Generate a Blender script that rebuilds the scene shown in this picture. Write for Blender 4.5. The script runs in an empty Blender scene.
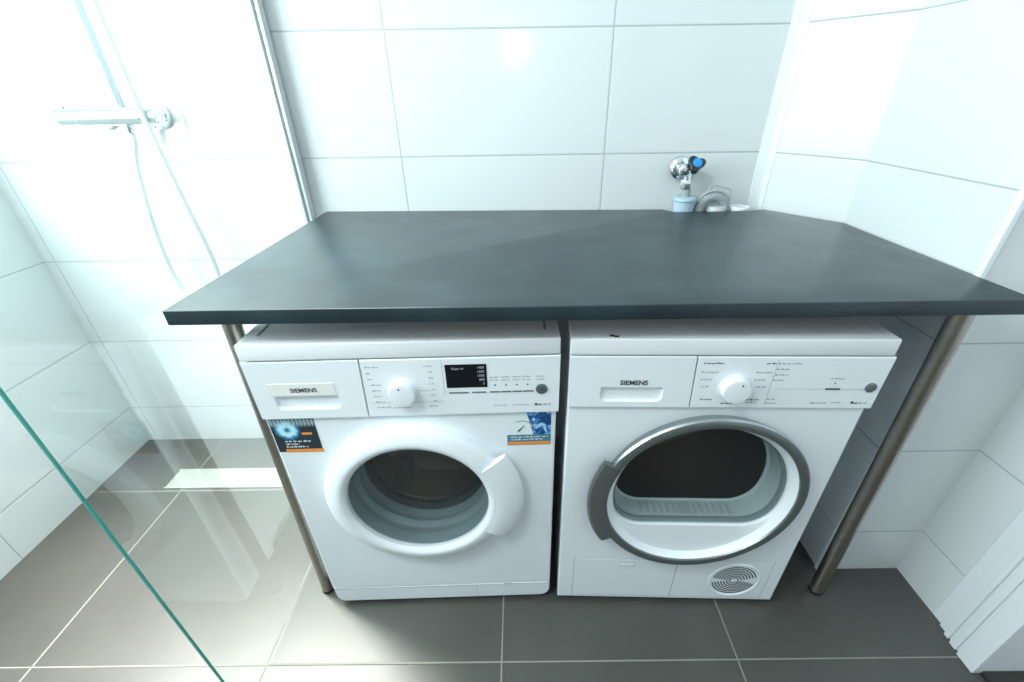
import bpy, bmesh, math, random
from mathutils import Vector, Matrix
random.seed(4)
C = bpy.context.scene.collection
PI = math.pi

# ---------------------------------------------------------------- camera
cam_d = bpy.data.cameras.new('camera'); cam = bpy.data.objects.new('camera', cam_d); C.objects.link(cam)
_R = Vector((0.9999060599, -0.0043287042, -0.0130051416))
_U = Vector((0.0133022609, 0.5352312142, 0.8446008508))
_F = Vector((-0.0033047305, 0.8446945067, -0.5352385162))
m = Matrix((_R, _U, -_F)).transposed().to_4x4(); m.translation = Vector((-0.0845317, -0.7445783, 1.2305089))
cam.matrix_world = m
cam_d.sensor_width = 36; cam_d.lens = 448.861 / 1024 * 36
cam_d.shift_x = -8.3607 / 1024; cam_d.shift_y = 34.9952 / 1024
cam_d.clip_start = 0.02
bpy.context.scene.camera = cam

# ---------------------------------------------------------------- exposure, world, lights
vs = bpy.context.scene.view_settings
vs.view_transform = 'Standard'; vs.look = 'None'; vs.gamma = 1; vs.use_curve_mapping = False
vs.exposure = 0.19
bpy.context.scene.cycles.caustics_reflective = False; bpy.context.scene.cycles.caustics_refractive = False
bpy.context.scene.cycles.sample_clamp_indirect = 3.0
world = bpy.data.worlds.new('daylight'); bpy.context.scene.world = world; world.use_nodes = True
bg = world.node_tree.nodes['Background']; bg.inputs[0].default_value = (0.80, 0.93, 1.0, 1); bg.inputs[1].default_value = 1.0

def area(name, loc, target, sx, sy, power, col):
    d = bpy.data.lights.new(name, 'AREA'); d.shape = 'RECTANGLE'; d.size = sx; d.size_y = sy; d.energy = power; d.color = col
    o = bpy.data.objects.new(name, d); C.objects.link(o); o.location = loc
    o.rotation_euler = (Vector(target) - Vector(loc)).to_track_quat('-Z', 'Y').to_euler()
    return o
# daylight through the window in the left wall, an added unseen ceiling fill for the machine fronts, and the lit space beyond the doorway
area('window_daylight', (-1.70, -0.10, 1.56), (0.0, -0.10, 1.4), 1.00, 1.08, 51, (0.88, 0.97, 1.0))
area('front_fill', (-1.05, -0.95, 2.44), (-1.05, -0.95, 0), 0.5, 0.5, 25, (0.88, 0.98, 1.0))
sd = bpy.data.lights.new('floor_glare_spot', 'SPOT'); sd.energy = 640; sd.spot_size = math.radians(58); sd.spot_blend = 1.0; sd.shadow_soft_size = 0.20; sd.color = (1.0, 0.965, 0.87)  # added unseen spot, aimed to put the glare on the left floor
so = bpy.data.objects.new('floor_glare_spot', sd); C.objects.link(so); so.location = (-1.42, 0.50, 2.38)
so.rotation_euler = (Vector((-0.80, -0.10, 0)) - Vector((-1.42, 0.50, 2.38))).to_track_quat('-Z', 'Y').to_euler()
sp = bpy.data.lights.new('mirror_lamp', 'POINT'); sp.energy = 9.0; sp.shadow_soft_size = 0.035; sp.color = (1, 0.97, 0.92)
spo = bpy.data.objects.new('mirror_lamp', sp); C.objects.link(spo); spo.location = (-0.10, -2.1, 1.517)

# ---------------------------------------------------------------- materials
def new_mat(name):
    mt = bpy.data.materials.new(name); mt.use_nodes = True
    nt = mt.node_tree; return mt, nt, nt.nodes['Principled BSDF']
def pmat(name, col, rough=0.5, metal=0.0, ior=1.5, coat=0.0, noise=None, bump=None, emit=None):
    mt, nt, b = new_mat(name)
    b.inputs['Base Color'].default_value = (*col, 1); b.inputs['Roughness'].default_value = rough
    b.inputs['Metallic'].default_value = metal; b.inputs['IOR'].default_value = ior
    b.inputs['Coat Weight'].default_value = coat; b.inputs['Coat Roughness'].default_value = 0.05
    tc = nt.nodes.new('ShaderNodeTexCoord')
    if noise:   # (scale, darker colour, roughness span)
        n = nt.nodes.new('ShaderNodeTexNoise'); n.inputs['Scale'].default_value = noise[0]; n.inputs['Detail'].default_value = 5
        nt.links.new(tc.outputs['Object'], n.inputs['Vector'])
        r = nt.nodes.new('ShaderNodeValToRGB'); r.color_ramp.elements[0].position = 0.35; r.color_ramp.elements[1].position = 0.68
        r.color_ramp.elements[0].color = (*noise[1], 1); r.color_ramp.elements[1].color = (*col, 1)
        nt.links.new(n.outputs['Fac'], r.inputs['Fac']); nt.links.new(r.outputs['Color'], b.inputs['Base Color'])
        mr = nt.nodes.new('ShaderNodeMapRange'); mr.inputs['To Min'].default_value = rough + noise[2]; mr.inputs['To Max'].default_value = rough
        nt.links.new(n.outputs['Fac'], mr.inputs['Value']); nt.links.new(mr.outputs['Result'], b.inputs['Roughness'])
    if bump:
        n2 = nt.nodes.new('ShaderNodeTexNoise'); n2.inputs['Scale'].default_value = bump[0]; n2.inputs['Detail'].default_value = 3
        nt.links.new(tc.outputs['Object'], n2.inputs['Vector'])
        bp = nt.nodes.new('ShaderNodeBump'); bp.inputs['Strength'].default_value = bump[1]; bp.inputs['Distance'].default_value = bump[2]
        nt.links.new(n2.outputs['Fac'], bp.inputs['Height']); nt.links.new(bp.outputs['Normal'], b.inputs['Normal'])
    if emit:
        b.inputs['Emission Color'].default_value = (*emit[0], 1); b.inputs['Emission Strength'].default_value = emit[1]
    return mt

def math_node(nt, op, a, b=None):
    n = nt.nodes.new('ShaderNodeMath'); n.operation = op
    for i, v in enumerate((a, b)):
        if v is None: continue
        if isinstance(v, (int, float)): n.inputs[i].default_value = v
        else: nt.links.new(v, n.inputs[i])
    return n.outputs[0]

def tile_mat(name, axes, col, grout, rough, gw=0.0025, noise=None, bump_noise=0.0, ior=1.5, var=0.0):
    """axes: list of (axis 'X'|'Y'|'Z', offset, pitch) whose joints are cut into the surface (object space)."""
    mt, nt, b = new_mat(name)
    tc = nt.nodes.new('ShaderNodeTexCoord'); sx = nt.nodes.new('ShaderNodeSeparateXYZ'); nt.links.new(tc.outputs['Object'], sx.inputs[0])
    dist = None; cellsum = None
    for ax, off, pitch in axes:
        t = math_node(nt, 'DIVIDE', math_node(nt, 'SUBTRACT', sx.outputs[ax], off), pitch)
        fr = math_node(nt, 'FRACT', math_node(nt, 'ADD', t, 0.5))
        d = math_node(nt, 'MULTIPLY', math_node(nt, 'ABSOLUTE', math_node(nt, 'SUBTRACT', fr, 0.5)), pitch)
        dist = d if dist is None else math_node(nt, 'MINIMUM', dist, d)
        cell = math_node(nt, 'FLOOR', t)
        cellsum = cell if cellsum is None else math_node(nt, 'ADD', math_node(nt, 'MULTIPLY', cellsum, 7.13), cell)
    mr = nt.nodes.new('ShaderNodeMapRange'); mr.inputs['From Min'].default_value = gw * 0.45; mr.inputs['From Max'].default_value = gw * 0.65
    nt.links.new(dist, mr.inputs['Value'])                     # 0 in the joint, 1 on the tile
    mix = nt.nodes.new('ShaderNodeMix'); mix.data_type = 'RGBA'
    nt.links.new(mr.outputs['Result'], mix.inputs['Factor'])
    mix.inputs['A'].default_value = (*grout, 1); mix.inputs['B'].default_value = (*col, 1)
    if noise:
        n = nt.nodes.new('ShaderNodeTexNoise'); n.inputs['Scale'].default_value = noise[0]; n.inputs['Detail'].default_value = 6
        n.inputs['Roughness'].default_value = 0.6
        nt.links.new(tc.outputs['Object'], n.inputs['Vector'])
        r = nt.nodes.new('ShaderNodeValToRGB'); r.color_ramp.elements[0].position = 0.3; r.color_ramp.elements[1].position = 0.72
        r.color_ramp.elements[0].color = (*noise[1], 1); r.color_ramp.elements[1].color = (*col, 1)
        nt.links.new(n.outputs['Fac'], r.inputs['Fac']); nt.links.new(r.outputs['Color'], mix.inputs['B'])
    nt.links.new(mix.outputs['Result'], b.inputs['Base Color'])
    rm = nt.nodes.new('ShaderNodeMapRange'); rm.inputs['To Min'].default_value = 0.8; rm.inputs['To Max'].default_value = rough
    nt.links.new(mr.outputs['Result'], rm.inputs['Value']); nt.links.new(rm.outputs['Result'], b.inputs['Roughness'])
    b.inputs['IOR'].default_value = ior
    # joint relief with a softly rounded tile edge
    hr = nt.nodes.new('ShaderNodeMapRange'); hr.interpolation_type = 'SMOOTHSTEP'
    hr.inputs['From Min'].default_value = gw * 0.4; hr.inputs['From Max'].default_value = gw * 1.3
    nt.links.new(dist, hr.inputs['Value'])
    bp = nt.nodes.new('ShaderNodeBump'); bp.inputs['Strength'].default_value = 0.5; bp.inputs['Distance'].default_value = 0.001
    nt.links.new(hr.outputs['Result'], bp.inputs['Height'])
    last = bp
    if bump_noise:
        n2 = nt.nodes.new('ShaderNodeTexNoise'); n2.inputs['Scale'].default_value = 5; n2.inputs['Detail'].default_value = 1
        nt.links.new(tc.outputs['Object'], n2.inputs['Vector'])
        b2 = nt.nodes.new('ShaderNodeBump'); b2.inputs['Strength'].default_value = bump_noise; b2.inputs['Distance'].default_value = 0.004
        nt.links.new(n2.outputs['Fac'], b2.inputs['Height']); nt.links.new(bp.outputs['Normal'], b2.inputs['Normal']); last = b2
    nt.links.new(last.outputs['Normal'], b.inputs['Normal'])
    return mt

def glass_mat(name, tint, rough=0.0, fres=1.5, cover=0.0, cover_col=(0.5, 0.6, 0.62)):
    """thin pane: tinted see-through with a fresnel mirror, optionally a little milky"""
    mt = bpy.data.materials.new(name); mt.use_nodes = True; nt = mt.node_tree; nt.nodes.clear()
    out = nt.nodes.new('ShaderNodeOutputMaterial')
    tr = nt.nodes.new('ShaderNodeBsdfTransparent'); tr.inputs[0].default_value = (*tint, 1)
    gl = nt.nodes.new('ShaderNodeBsdfGlossy'); gl.inputs['Roughness'].default_value = rough
    fr = nt.nodes.new('ShaderNodeFresnel'); fr.inputs['IOR'].default_value = fres
    base = tr
    if cover:
        df = nt.nodes.new('ShaderNodeBsdfDiffuse'); df.inputs[0].default_value = (*cover_col, 1)
        mx = nt.nodes.new('ShaderNodeMixShader'); mx.inputs[0].default_value = cover
        nt.links.new(tr.outputs[0], mx.inputs[1]); nt.links.new(df.outputs[0], mx.inputs[2]); base = mx
    mix = nt.nodes.new('ShaderNodeMixShader')
    ge = nt.nodes.new('ShaderNodeNewGeometry')
    ff = math_node(nt, 'MULTIPLY', fr.outputs[0], math_node(nt, 'SUBTRACT', 1.0, ge.outputs['Backfacing']))
    nt.links.new(ff, mix.inputs[0]); nt.links.new(base.outputs[0], mix.inputs[1]); nt.links.new(gl.outputs[0], mix.inputs[2])
    nt.links.new(mix.outputs[0], out.inputs[0])
    return mt

TILE = (0.72, 0.765, 0.775); GROUT = (0.42, 0.47, 0.47)
M = {}
M['tile_back'] = tile_mat('white_wall_tile_back', [('X', 0.169, 0.602), ('Z', 0.169, 0.3005)], TILE, GROUT, 0.10, 0.003, bump_noise=0.06)
M['tile_side'] = tile_mat('white_wall_tile_side', [('Y', 0.154, 0.602), ('Z', 0.169, 0.3005)], TILE, GROUT, 0.10, 0.003, bump_noise=0.06)
M['tile_plain'] = tile_mat('white_wall_tile_shaft', [('Z', 0.169, 0.3005)], TILE, GROUT, 0.24, 0.003, bump_noise=0.06)
M['tile_floor'] = tile_mat('dark_floor_tile', [('X', -0.146, 0.602), ('Y', -0.167, 0.602)], (0.066, 0.067, 0.059), (0.22, 0.22, 0.19), 0.40, 0.0030,
                           noise=(3.5, (0.046, 0.046, 0.041)), bump_noise=0.03, ior=1.7)
M['enamel'] = pmat('white_enamel', (0.83, 0.89, 0.93), 0.22, ior=1.5)
M['plastic'] = pmat('white_plastic', (0.83, 0.885, 0.92), 0.33)
M['plastic_grey'] = pmat('pale_grey_plastic', (0.55, 0.60, 0.62), 0.4)
M['lid'] = pmat('lid_laminate', (0.80, 0.83, 0.85), 0.25)
M['paint'] = pmat('white_gloss_paint', (0.80, 0.85, 0.88), 0.3, bump=(40, 0.05, 0.001))
M['bounce_grey'] = pmat('bounce_cut_grey', (0.30, 0.32, 0.33), 0.7)  # grey invented for the unseen front wall to damp bounced light
M['ceiling'] = pmat('ceiling_paint', (0.85, 0.86, 0.85), 0.8, bump=(120, 0.1, 0.001))
M['counter'] = pmat('dark_slate_laminate', (0.020, 0.040, 0.050), 0.30, noise=(9, (0.011, 0.023, 0.029), 0.08), ior=1.55)
M['chrome'] = pmat('chrome', (0.80, 0.84, 0.86), 0.08, 1.0)
M['satin'] = pmat('brushed_steel', (0.44, 0.405, 0.36), 0.28, 1.0, noise=(60, (0.38, 0.35, 0.31), 0.06))
M['steel_dark'] = pmat('drum_steel', (0.34, 0.29, 0.25), 0.40, 0.9)
M['steel_back'] = pmat('drum_back_steel', (0.62, 0.54, 0.46), 0.45, 0.7)
M['alu'] = pmat('aluminium_profile', (0.80, 0.85, 0.87), 0.30, 0.6)
M['silver'] = pmat('silver_ring', (0.22, 0.245, 0.245), 0.34, 0.75)
M['silver_light'] = pmat('silver_bright', (0.45, 0.50, 0.52), 0.24, 1.0)
M['rail'] = pmat('rail_chrome', (0.50, 0.58, 0.61), 0.30, 0.6)
M['rubber'] = pmat('grey_gasket_rubber', (0.26, 0.32, 0.34), 0.38)
M['rubber_black'] = pmat('black_rubber', (0.015, 0.016, 0.018), 0.6)
M['black'] = pmat('black_gloss', (0.004, 0.006, 0.010), 0.12)
M['ink'] = pmat('dark_ink', (0.05, 0.06, 0.08), 0.5)
M['ink_light'] = pmat('grey_ink', (0.33, 0.38, 0.41), 0.5)
M['seam'] = pmat('seam_grey', (0.22, 0.25, 0.27), 0.6)
M['slot'] = pmat('slot_dark', (0.05, 0.06, 0.065), 0.6)
M['display_text'] = pmat('display_text', (0.3, 0.35, 0.38), 0.5, emit=((0.7, 0.85, 0.95), 0.10))
M['grey_button'] = pmat('grey_button', (0.20, 0.23, 0.24), 0.3, 0.6)
M['blue_knob'] = pmat('blue_cap', (0.01, 0.30, 0.75), 0.35)
M['knob_dark'] = pmat('dark_knob_plastic', (0.012, 0.02, 0.03), 0.35)
M['hose_grey'] = pmat('grey_hose', (0.30, 0.36, 0.37), 0.5)
M['bracket'] = pmat('grey_bracket', (0.42, 0.47, 0.48), 0.5)
M['hose_blue'] = pmat('pale_blue_coupling', (0.42, 0.55, 0.64), 0.45)
M['drain'] = pmat('drain_steel', (0.55, 0.57, 0.54), 0.32, 0.6)
M['orange'] = pmat('orange_print', (0.85, 0.30, 0.06), 0.4)
M['glass_screen'] = glass_mat('shower_glass', (0.955, 0.985, 0.975), fres=1.9, cover=0.03, cover_col=(0.8, 0.88, 0.86))
M['glass_edge'] = pmat('green_glass_edge', (0.07, 0.38, 0.32), 0.15)
M['door_glass'] = glass_mat('door_glass', (0.84, 0.86, 0.86), fres=1.45, cover=0.02)
M['bowl_glass'] = glass_mat('bowl_glass', (0.86, 0.91, 0.92), fres=1.45, cover=0.03)
M['dryer_glass'] = glass_mat('dryer_glass', (0.84, 0.88, 0.88), fres=1.45, cover=0.02)
M['dark_wood'] = pmat('dark_threshold', (0.02, 0.02, 0.018), 0.4)
M['hall_floor'] = pmat('hall_floor', (0.16, 0.145, 0.125), 0.4, noise=(12, (0.11, 0.10, 0.085), 0.1))
M['lint_black'] = pmat('black_crumb', (0.01, 0.01, 0.01), 0.7)

# ---------------------------------------------------------------- mesh helpers
def link(name, bm, mat, parent=None, smooth=False, loc=None):
    bmesh.ops.recalc_face_normals(bm, faces=bm.faces)
    me = bpy.data.meshes.new(name); bm.to_mesh(me); bm.free()
    for mt in (mat if isinstance(mat, (list, tuple)) else [mat]): me.materials.append(mt)
    if smooth:
        for p in me.polygons: p.use_smooth = True
        me.set_sharp_from_angle(angle=math.radians(smooth if smooth is not True else 35))
    o = bpy.data.objects.new(name, me); C.objects.link(o)
    if parent is not None: o.parent = parent
    if loc is not None: o.location = loc
    return o
def root(name, loc=(0, 0, 0), rz=0.0):
    o = bpy.data.objects.new(name, None); C.objects.link(o); o.location = loc; o.rotation_euler = (0, 0, rz)
    o.empty_display_size = 0.05; return o
def tag(o, label=None, cat=None, group=None, kind=None):
    if label: o['label'] = label
    if cat: o['category'] = cat
    if group: o['group'] = group
    if kind: o['kind'] = kind
    return o
def box(bm, x0, x1, y0, y1, z0, z1, bev=0.0, seg=2):
    vs_ = [bm.verts.new((x, y, z)) for x in (x0, x1) for y in (y0, y1) for z in (z0, z1)]
    fs = [bm.faces.new([vs_[i] for i in f]) for f in ((0, 1, 3, 2), (4, 6, 7, 5), (0, 4, 5, 1), (2, 3, 7, 6), (0, 2, 6, 4), (1, 5, 7, 3))]
    if bev:
        es = list({e for f in fs for e in f.edges})
        bmesh.ops.bevel(bm, geom=es, offset=bev, segments=seg, affect='EDGES', profile=0.5)
    return vs_
def prism(bm, pts, lo, hi, axis='Z', bev=0.0, seg=2):
    """polygon pts extruded between lo and hi along axis (Z: pts are x,y; Y: pts are x,z; X: pts are y,z)"""
    def P(p, h):
        return {'Z': (p[0], p[1], h), 'Y': (p[0], h, p[1]), 'X': (h, p[0], p[1])}[axis]
    a = [bm.verts.new(P(p, lo)) for p in pts]; b = [bm.verts.new(P(p, hi)) for p in pts]; n = len(pts)
    fs = [bm.faces.new(a), bm.faces.new(b[::-1])] + [bm.faces.new((a[i], a[(i + 1) % n], b[(i + 1) % n], b[i])) for i in range(n)]
    if bev:
        es = list(set(fs[0].edges) | set(fs[1].edges))
        bmesh.ops.bevel(bm, geom=es, offset=bev, segments=seg, affect='EDGES', profile=0.5)
def rings(bm, loops, cap0=False, cap1=False, closed=True):
    L = [[bm.verts.new(p) for p in lp] for lp in loops]; n = len(L[0])
    for a, b in zip(L, L[1:]):
        for i in range(n if closed else n - 1):
            j = (i + 1) % n
            try: bm.faces.new((a[i], a[j], b[j], b[i]))
            except ValueError: pass
    if cap0: bm.faces.new(L[0])
    if cap1: bm.faces.new(L[-1][::-1])
    return L
def lathe(bm, prof, c, n=96, axis='Y', a0=0.0, a1=2 * PI, caps=False):
    """profile of (radius, height) about axis through c; height runs towards -axis for Y (out of a front face)"""
    full = abs(a1 - a0 - 2 * PI) < 1e-6
    k = n if full else n + 1
    loops = []
    for r, h in prof:
        lp = []
        for i in range(k):
            t = a0 + (a1 - a0) * i / n
            if axis == 'Y': lp.append((c[0] + r * math.cos(t), c[1] - h, c[2] + r * math.sin(t)))
            elif axis == 'Z': lp.append((c[0] + r * math.cos(t), c[1] + r * math.sin(t), c[2] + h))
            else: lp.append((c[0] + h, c[1] + r * math.cos(t), c[2] + r * math.sin(t)))
        loops.append(lp)
    L = rings(bm, loops, closed=full)
    if caps and not full:
        bm.faces.new([l[0] for l in L]); bm.faces.new([l[-1] for l in L][::-1])
    bmesh.ops.remove_doubles(bm, verts=[v for l in L for v in l if v.is_valid], dist=1e-6)
def tube(bm, pts, r, n=16, caps=True):
    pts = [Vector(p) for p in pts]; loops = []
    up = Vector((0, 0, 1)); prev = None
    for i, p in enumerate(pts):
        t = (pts[min(i + 1, len(pts) - 1)] - pts[max(i - 1, 0)]).normalized()
        if prev is None:
            a = t.cross(up if abs(t.z) < 0.9 else Vector((0, 1, 0))).normalized()
        else: a = (prev - t * prev.dot(t)).normalized()
        prev = a; b = t.cross(a); rr = r[i] if isinstance(r, (list, tuple)) else r
        loops.append([p + (a * math.cos(2 * PI * k / n) + b * math.sin(2 * PI * k / n)) * rr for k in range(n)])
    rings(bm, loops, cap0=caps, cap1=caps)
def bez(pts, n=12):
    """Catmull-Rom through points"""
    P = [Vector(p) for p in pts]; P = [2 * P[0] - P[1]] + P + [2 * P[-1] - P[-2]]; out = []
    for i in range(1, len(P) - 2):
        for k in range(n):
            t = k / n; a, b, c, d = P[i - 1], P[i], P[i + 1], P[i + 2]
            out.append(0.5 * ((2 * b) + (c - a) * t + (2 * a - 5 * b + 4 * c - d) * t * t + (3 * b - a - 3 * c + d) * t ** 3))
    out.append(P[-2]); return out
def rrect(x0, x1, z0, z1, r, n=6, rb=None):
    """rounded rectangle outline, counter-clockwise from bottom right; rb = radius of the bottom corners"""
    rb = r if rb is None else rb; out = []
    for cx, cz, a, q in ((x1 - rb, z0 + rb, -PI / 2, rb), (x1 - r, z1 - r, 0, r), (x0 + r, z1 - r, PI / 2, r), (x0 + rb, z0 + rb, PI, rb)):
        for k in range(n + 1):
            t = a + PI / 2 * k / n; out.append((cx + q * math.cos(t), cz + q * math.sin(t)))
    return out
def circ(cx, cz, r, n=96): return [(cx + r * math.cos(2 * PI * i / n), cz + r * math.sin(2 * PI * i / n)) for i in range(n)]
def raycast(poly, c, a):
    dx, dz = math.cos(a), math.sin(a); best = 0
    for i in range(len(poly)):
        p, q = poly[i], poly[(i + 1) % len(poly)]
        ex, ez = q[0] - p[0], q[1] - p[1]; den = dx * ez - dz * ex
        if abs(den) < 1e-12: continue
        t = ((p[0] - c[0]) * ez - (p[1] - c[1]) * ex) / den; s = ((p[0] - c[0]) * dz - (p[1] - c[1]) * dx) / den
        if t > 0 and -1e-6 <= s <= 1 + 1e-6: best = max(best, t)
    return (c[0] + dx * best, c[1] + dz * best)
def angles(c, *polys, n=96):
    """directions from c that catch a regular fan and every corner of the polygons"""
    s = {round(2 * PI * i / n, 5) for i in range(n)}
    for p in polys:
        for x, z in p: s.add(round(math.atan2(z - c[1], x - c[0]) % (2 * PI), 5))
    s = sorted(s); out = [s[0]]
    for a in s[1:]:
        if a - out[-1] > 1e-3: out.append(a)
    return out
def loop_at(poly, c, A, y): return [(p[0], y, p[1]) for p in (raycast(poly, c, a) for a in A)]
def inset(poly, c, d):
    out = []
    n = len(poly)
    for i, p in enumerate(poly):
        a = Vector(poly[i - 1]); b = Vector(poly[(i + 1) % n]); t = b - a
        nn = Vector((t.y, -t.x)); nn = nn.normalized() if nn.length > 1e-9 else Vector((0, 0)); out.append((p[0] - nn.x * d, p[1] - nn.y * d))
    return out
def strokes(bm, x0, x1, z, h, y, line=None):
    if line:
        bm = bmesh.new(); strokes(bm, x0, x1, z, h, y); return link(line[0], bm, line[1], line[2])
    """a line of tiny unreadable print: rows of short strokes grouped into words"""
    x = x0
    while x < x1:
        w = min(random.uniform(0.003, 0.009), x1 - x); e = x + w
        while x < e:
            hh = h * random.choice((0.6, 0.65, 1.0)); sw = h * 0.42
            box(bm, x, min(x + sw, e), y - 0.0004, y, z, z + hh); x += sw * 1.45
        x += h * 0.35
def text(name, body, x, z, size, y, mat, parent, rz=0.0, bold=0.0, align='LEFT', sx=1.0):
    cu = bpy.data.curves.new(name, 'FONT'); cu.body = body; cu.size = size; cu.align_x = align; cu.extrude = 0.0002; cu.offset = bold
    t = bpy.data.objects.new(name, cu); C.objects.link(t)
    dg = bpy.context.evaluated_depsgraph_get(); me = bpy.data.meshes.new_from_object(t.evaluated_get(dg))
    C.objects.unlink(t); bpy.data.objects.remove(t); bpy.data.curves.remove(cu)
    me.transform(Matrix.Scale(sx, 4, (1, 0, 0))); me.transform(Matrix.Rotation(PI / 2, 4, 'X')); me.materials.clear(); me.materials.append(mat)
    o = bpy.data.objects.new(name, me); C.objects.link(o); o.parent = parent; o.location = (x, y - 0.0003, z); return o

# ---------------------------------------------------------------- the room
XL, XR, YB, YF, H = -1.674, 1.04, 0.731, -2.35, 2.45
def structure(name, build, mat, label, parent=None, **kw):
    bm = bmesh.new(); build(bm); o = link(name, bm, mat, parent, **kw)
    if parent is None: tag(o, label, None, None, 'structure'); o['category'] = name.split('_')[0]
    return o
structure('floor', lambda b: box(b, XL - 0.12, XR + 0.12, YF - 0.12, YB + 0.12, -0.08, 0), M['tile_floor'], 'dark grey tiled floor with pale joints')
structure('ceiling', lambda b: box(b, XL - 0.12, XR + 0.12, YF - 0.12, YB + 0.12, H, H + 0.08), M['ceiling'], 'white painted ceiling above the bathroom')
structure('wall_back', lambda b: box(b, XL - 0.12, XR + 0.12, YB, YB + 0.12, 0, H), M['tile_back'], 'white glossy tiled wall behind the machines')
def wl(b):
    box(b, XL - 0.12, XL, YF, -0.65, 0, H); box(b, XL - 0.12, XL, 0.45, YB, 0, H)
    box(b, XL - 0.12, XL, -0.65, 0.45, 0, 0.97); box(b, XL - 0.12, XL, -0.65, 0.45, 2.15, H)
structure('wall_left', wl, M['tile_side'], 'white tiled wall at the left of the shower')
def wr(b):
    box(b, XR, XR + 0.12, -0.055, YB, 0, H); box(b, XR, XR + 0.12, YF, -1.15, 0, H); box(b, XR, XR + 0.12, -1.15, -0.055, 2.1, H)
structure('wall_right', wr, M['tile_plain'], 'white tiled wall at the right beside the doorway')
structure('wall_front', lambda b: box(b, XL - 0.12, XR + 0.12, YF - 0.12, YF, 0, H), M['bounce_grey'], 'wall behind the camera, made grey to cut bounced light')
SH = [(0.642, YB), (0.8005, 0.5115), (0.8014, 0.0856), (XR, 0.0856), (XR, YB)]
structure('wall_shaft', lambda b: prism(b, SH, 0, H), M['tile_plain'], 'white tiled pipe casing with slanted side in the corner')
# white trims: the strip in the slanted corner and the edge trim of the casing
structure('trim_1', lambda b: prism(b, [(0.628, YB), (0.628, YB - 0.004), (0.650, YB - 0.012), (0.657, YB - 0.018), (0.662, YB - 0.03), (0.644, YB)], 0.0, H), M['plastic'],
          'white vertical strip where the back wall meets the slanted casing')
structure('trim_2', lambda b: box(b, 0.7935, 0.806, 0.0785, 0.0925, 0, H, 0.002), M['plastic'], 'white edge trim on the outer corner of the casing')
# window in the left wall (outside the picture, lets the daylight in)
def wf(b):
    for y0, y1, z0, z1 in ((-0.65, -0.60, 0.97, 2.15), (0.40, 0.45, 0.97, 2.15), (-0.60, 0.40, 0.97, 1.02), (-0.60, 0.40, 2.10, 2.15)):
        box(b, XL - 0.11, XL - 0.06, y0, y1, z0, z1, 0.003)
structure('window_1', wf, M['paint'], 'white window frame in the left wall')
# door frame at the right, moulded in steps
def jamb(b):
    for y0, y1, xo in ((-0.085, -0.055, 0.000), (-0.108, -0.085, 0.006), (-0.122, -0.108, 0.014), (-0.130, -0.122, 0.009), (-0.150, -0.130, 0.018), (-0.158, -0.150, 0.013), (-0.205, -0.158, 0.022)):
        box(b, XR - xo - 0.001, XR + 0.12, y0, y1, 0, 2.1, 0.002)
structure('door_1', jamb, M['paint'], 'white moulded door frame on the right wall')
structure('door_2', lambda b: box(b, XR - 0.022, XR + 0.12, -1.15, -1.05, 0, 2.1, 0.003), M['paint'], 'white far jamb of the doorway')
structure('floor_hall', lambda b: box(b, XR + 0.12, 2.4, -2.0, 0.7, -0.08, -0.004), M['hall_floor'], 'brown floor beyond the doorway')
structure('trim_3', lambda b: box(b, XR - 0.002, XR + 0.1195, -1.05, -0.205, 0.0005, 0.012, 0.003), M['dark_wood'], 'dark threshold strip in the doorway')
structure('wall_hall', lambda b: box(b, 2.4, 2.5, -2.0, 0.7, 0, H), M['ceiling'], 'pale wall beyond the doorway')
structure('baseboard_hall', lambda b: box(b, XR + 0.121, XR + 0.30, -0.075, -0.055, -0.003, 0.07, 0.003), M['dark_wood'], 'dark skirting beyond the doorway')

# ---------------------------------------------------------------- shower: glass screen, profile, drain, mixer, rail, hose
gs = root('shower_screen', (-0.742, 0.2, 0.0))
tag(gs, 'clear glass shower screen with green edge standing left of the machines', 'shower screen')
X0 = -0.742
bm = bmesh.new(); box(bm, -0.002, 0.002, -0.4725, 0.521, 0.004, 2.05); link('glass_pane', bm, M['glass_screen'], gs)
bm = bmesh.new(); box(bm, -0.0023, 0.0023, -0.4765, -0.4722, 0.004, 2.05, 0.001); o = link('glass_edge', bm, M['glass_edge'], gs); o['label'] = 'green front edge of the glass'
bm = bmesh.new()
box(bm, -0.012, 0.012, 0.516, 0.530, 0.0, 2.06, 0.0015); box(bm, -0.012, -0.0045, 0.498, 0.516, 0.0, 2.06, 0.001); box(bm, 0.0045, 0.012, 0.498, 0.516, 0.0, 2.06, 0.001)
link('wall_profile', bm, M['alu'], gs)

dr = root('linear_drain', (-0.92, 0.4975, 0)); tag(dr, 'long pale steel shower drain let into the floor by the back wall', 'drain')
bm = bmesh.new(); box(bm, -0.50, 0.17, -0.046, 0.046, 0.0002, 0.0022, 0.0006); link('cover', bm, M['drain'], dr)
bm = bmesh.new()
for a, b_ in ((-0.049, -0.0465), (0.0465, 0.049)): box(bm, -0.503, 0.173, a, b_, 0.0001, 0.003)
link('frame', bm, M['alu'], dr)

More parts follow.
